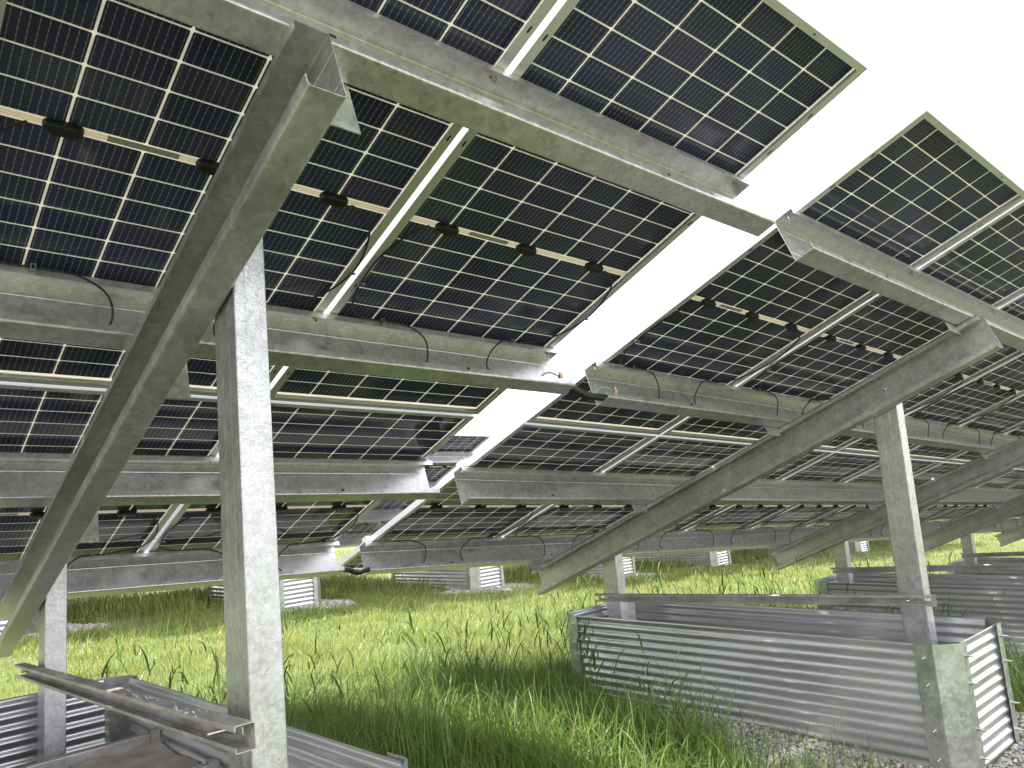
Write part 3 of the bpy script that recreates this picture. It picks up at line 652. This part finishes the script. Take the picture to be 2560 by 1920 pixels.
def blades(x, y, h, w, lean, segs, curl=1., z0=None):
    """arched tapering leaf blades as one vertex/face block"""
    n = len(x); az = rng.uniform(0, 2*np.pi, n); ca, sa = np.cos(az), np.sin(az); tw = rng.uniform(-.8, .8, n); z0 = ground(x, y)-.01 if z0 is None else z0
    lv = segs+1; P = np.zeros((n, 2*segs+1, 3))
    for k in range(lv):
        t = k/segs; th = lean*(t**1.0)*curl            # bending angle grows along the blade
        # integrate the centre line analytically: sum of small steps
        tt = np.linspace(0, t, 6)[None, :]; an = (lean[:, None]*.35+lean[:, None]*1.5*tt**1.6*curl)
        r = TRAPZ(np.sin(an), tt.repeat(n, 0), axis=1)*h if t > 0 else np.zeros(n); z = TRAPZ(np.cos(an), tt.repeat(n, 0), axis=1)*h if t > 0 else np.zeros(n)
        cx, cy, cz = x+ca*r, y+sa*r, z0+z; ww = w*(1-t**1.7)*(.75+.6*min(t*3, 1))*.5; px, py = -np.sin(az+tw*t), np.cos(az+tw*t)
        if k < segs:
            P[:, 2*k] = np.stack([cx-px*ww, cy-py*ww, cz], -1); P[:, 2*k+1] = np.stack([cx+px*ww, cy+py*ww, cz], -1)
        else: P[:, 2*k] = np.stack([cx, cy, cz], -1)
    b = (np.arange(n)*(2*segs+1))[:, None]; q = np.concatenate([b+np.array([[2*k, 2*k+1, 2*k+3, 2*k+2]]) for k in range(segs-1)], 0); tr = b+np.array([[2*segs-2, 2*segs-1, 2*segs]])
    return P.reshape(-1, 3), q, tr
def collect(lst, name, m_, label, cat):
    off = 0; V, Q, T = [], [], []
    for P, q, t in lst: V.append(P); Q.append(q+off); T.append(t+off); off += len(P)
    me = fast_mesh(name, np.concatenate(V), np.concatenate(Q), np.concatenate(T)); me.materials.append(m_)
    o = bpy.data.objects.new(name, me); SC.collection.objects.link(o); tag(o, label, cat, kind='stuff'); return o
def grass_mat(name, stops, trans=.45, patch=None):
    m, nt, o = mat(name); L = nt.links.new; g = N(nt, 'ShaderNodeNewGeometry'); r = ramp(nt, stops); L(g.outputs['Random Per Island'], r.inputs[0]); col = r.outputs[0]
    tc = N(nt, 'ShaderNodeTexCoord'); n1 = N(nt, 'ShaderNodeTexNoise', i_Scale=1.1, i_Detail=4); L(tc.outputs['Object'], n1.inputs[0]); r2 = ramp(nt, [(.42, (0, 0, 0)), (.62, (.75, .75, .75))]); L(n1.outputs[0], r2.inputs[0])
    if patch:
        mx = N(nt, 'ShaderNodeMix', data_type='RGBA'); L(r2.outputs[0], mx.inputs[0]); L(col, mx.inputs[6]); mx.inputs[7].default_value = (*patch, 1); col = mx.outputs[2]
    b = N(nt, 'ShaderNodeBsdfPrincipled'); b.inputs['Roughness'].default_value = .42; L(col, b.inputs['Base Color']); b.inputs['Specular IOR Level'].default_value = .4
    t = N(nt, 'ShaderNodeBsdfTranslucent'); L(col, t.inputs[0]); ms = N(nt, 'ShaderNodeMixShader'); ms.inputs[0].default_value = trans; L(b.outputs[0], ms.inputs[1]); L(t.outputs[0], ms.inputs[2]); L(ms.outputs[0], o.inputs[0]); return m
GL = grass_mat('lawn_blades', [(0, (.13, .21, .03)), (.35, (.20, .29, .045)), (.65, (.29, .35, .07)), (.85, (.40, .39, .15)), (1, (.56, .45, .31))], .5, (.36, .37, .13))
GT = grass_mat('tall_blades', [(0, (.11, .20, .04)), (.35, (.17, .28, .055)), (.7, (.25, .36, .085)), (.9, (.36, .44, .16)), (1, (.55, .46, .28))], .5)
GD = grass_mat('dark_blades', [(0, (.07, .13, .03)), (.6, (.12, .20, .05)), (1, (.20, .26, .10))], .45)

# where grass is tall: under the racks and around the boxes
def tallness(x, y):
    sh = 1/(1+np.exp((y-(3.75+.6/(1+np.exp(-(x-2.9)/.25))))/.20))                              # shaded strip under the low edge
    sh = np.maximum(sh, 1/(1+np.exp(-(y-10.0)/.25))*.9)
    mot = .75+.25*np.sin(2.3*x+1.1*np.sin(1.9*y))
    return np.clip(sh*mot, 0, 1)
def scatter(n, a): return rng.uniform(a[0], a[1], n), rng.uniform(a[2], a[3], n)
def visible(x, y, m=.12):
    """keep only plants inside the widened field of view"""
    az = np.degrees(np.arctan2(x, y)); return (az > 2) & (az < 84) & (np.hypot(x, y) > .9)
lawn = []
def lawn_zone(n, a, hr, wr, segs):
    x, y = scatter(n, a); k = visible(x, y) & ~inside(x, y, .01) & (gravelness(x, y) < .5); x, y = x[k], y[k]; t = tallness(x, y); k = rng.uniform(0, 1, len(x)) > t*.55; x, y, t = x[k], y[k], t[k]
    cl = .7+.5*np.sin(6.1*x+2*np.sin(5*y))*np.sin(5.3*y+1.3*x); h = rng.uniform(hr[0], hr[1], len(x))*np.clip(cl, .35, 1.3); lawn.append(blades(x, y, h, rng.uniform(wr[0], wr[1], len(x)), rng.uniform(.15, 1.0, len(x)), segs))
lawn_zone(95000, (.8, 8.5, 3.6, 6.6), (.06, .17), (.0025, .0050), 3)
lawn_zone(95000, (.8, 14, 6.4, 9.9), (.06, .17), (.004, .007), 2)
lawn_zone(60000, (9, 36, 2.0, 14), (.08, .2), (.009, .016), 2)
lawn_zone(30000, (.8, 9, .8, 4.2), (.05, .14), (.003, .006), 3)
lawn_zone(40000, (1, 30, 11, 26), (.10, .25), (.012, .02), 2)
collect(lawn, 'lawn_grass', GL, 'short yellow-green grass in the sunlit strip behind the racks', 'grass')
tall = []
def tall_zone(n, a, hr, wr, segs, tmin=.3, lr=(.25, 1.15)):
    x, y = scatter(n, a); k = visible(x, y) & ~inside(x, y, .02) & (gravelness(x, y) < .5); x, y = x[k], y[k]; t = tallness(x, y); k = (t > tmin) & (rng.uniform(0, 1, len(x)) < t); x, y, t = x[k], y[k], t[k]
    hm = .72+.28*np.sin(3.1*x+1.7*np.sin(2.3*y)); tall.append(blades(x, y, rng.uniform(hr[0], hr[1], len(x))*hm, rng.uniform(wr[0], wr[1], len(x)), rng.uniform(lr[0], lr[1], len(x)), segs))
tall_zone(56000, (1.0, 3.7, 1.4, 5.0), (.10, .38), (.0018, .0052), 6, .3, (.2, 2.3))
tall_zone(6000, (1.0, 3.7, 1.4, 5.0), (.25, .50), (.002, .004), 6, .3, (.1, 1.4))
tall_zone(6000, (2.4, 3.62, 2.2, 4.6), (.26, .50), (.003, .008), 6, .3, (.1, 1.6))
tall_zone(16000, (4.3, 10, .6, 5.0), (.22, .50), (.006, .011), 4)
tall_zone(14000, (9, 32, .5, 5.2), (.25, .5), (.012, .02), 3)
def sparse(n, a, hr, wr, lr, segs=6):
    x, y = scatter(n, a); k = visible(x, y) & ~inside(x, y, .02) & (gravelness(x, y) < .5); x, y = x[k], y[k]; c = np.sin(2.7*x+1.3*y)*np.sin(1.9*y-2.2*x)+.35; k = rng.uniform(0, 1, len(x)) < np.clip(c, .12, 1); x, y = x[k], y[k]
    tall.append(blades(x, y, rng.uniform(hr[0], hr[1], len(x)), rng.uniform(wr[0], wr[1], len(x)), rng.uniform(lr[0], lr[1], len(x)), segs))
sparse(9000, (.9, 4.2, 3.5, 5.2), (.16, .44), (.0018, .0048), (.4, 2.3))
sparse(6000, (.9, 7, 4.8, 9.5), (.12, .32), (.003, .006), (.2, 1.6), 4)
sparse(5000, (4.4, 12, 3.0, 6.0), (.2, .5), (.004, .008), (.2, 1.6), 5)
collect(tall, 'tall_grass', GT, 'deep green tall grass growing in the shade under and beside the racks', 'grass')
keep = tall; tall = []
tall_zone(38000, (.8, 16, 9.9, 12.8), (.16, .42), (.005, .011), 4, .3, (.15, 1.5))
tall_zone(12000, (15, 36, 9.7, 13), (.30, .6), (.016, .028), 3)
collect(tall, 'far_grass', GL, 'taller pale green grass growing under the racks behind', 'grass'); tall = keep
# stalks with dark seed spikes and long arching leaves standing above the lawn
st = []
def stalks(n, a, hr, wl=.0022, leaf=True):
    x, y = scatter(n, a); k = visible(x, y) & ~inside(x, y, .05) & (gravelness(x, y) < .5); x, y = x[k], y[k]; n = len(x); h = rng.uniform(hr[0], hr[1], n); ln = rng.uniform(.05, .42, n)
    s = rng.bit_generator.state; st.append(blades(x, y, h, np.full(n, wl), ln, 5)); az_state = rng.bit_generator.state; rng.bit_generator.state = s
    az = rng.uniform(0, 2*np.pi, n); rng.bit_generator.state = az_state
    an = ln*.35+ln*1.5*.5; tt = np.linspace(0, 1, 8)[None]; A = (ln[:, None]*.35+ln[:, None]*1.5*tt**1.6); r = TRAPZ(np.sin(A), tt.repeat(n, 0), axis=1)*h; z = TRAPZ(np.cos(A), tt.repeat(n, 0), axis=1)*h
    kx = rng.uniform(0, 1, n) < .55; hx, hy, hz = (x+np.cos(az)*r*.93)[kx], (y+np.sin(az)*r*.93)[kx], (ground(x, y)+z*.92)[kx]; m = kx.sum()
    st.append(blades(hx, hy, rng.uniform(.04, .085, m), rng.uniform(.006, .010, m), rng.uniform(.1, .5, m), 3, z0=hz))
    if leaf:
        for f in (.35, .6, .8):
            m = rng.uniform(0, 1, n) < .8; st.append(blades((x+np.cos(az)*r*f*.8)[m], (y+np.sin(az)*r*f*.8)[m], rng.uniform(.10, .24, m.sum()), rng.uniform(.006, .011, m.sum()), rng.uniform(.6, 1.5, m.sum()), 5, z0=(ground(x, y)+z*f)[m]))
stalks(170, (1.2, 5.2, 3.3, 5.2), (.30, .60), .0014); stalks(36, (.9, 2.2, 3.6, 5.2), (.30, .5), .0016); stalks(150, (4.35, 7.0, 3.2, 5.4), (.40, .72), .003); stalks(120, (6.5, 12, 3.2, 5.6), (.4, .7), .004); stalks(40, (4.4, 5.6, 1.0, 2.4), (.4, .7), .003)
stalks(50, (2.6, 3.55, 1.6, 3.6), (.35, .6), .0018)
collect(st, 'grass_stalks', GD, 'dark thin grass stalks with seed spikes rising above the lawn', 'grass')
print('objects', len(bpy.data.objects), 'panels', NP)
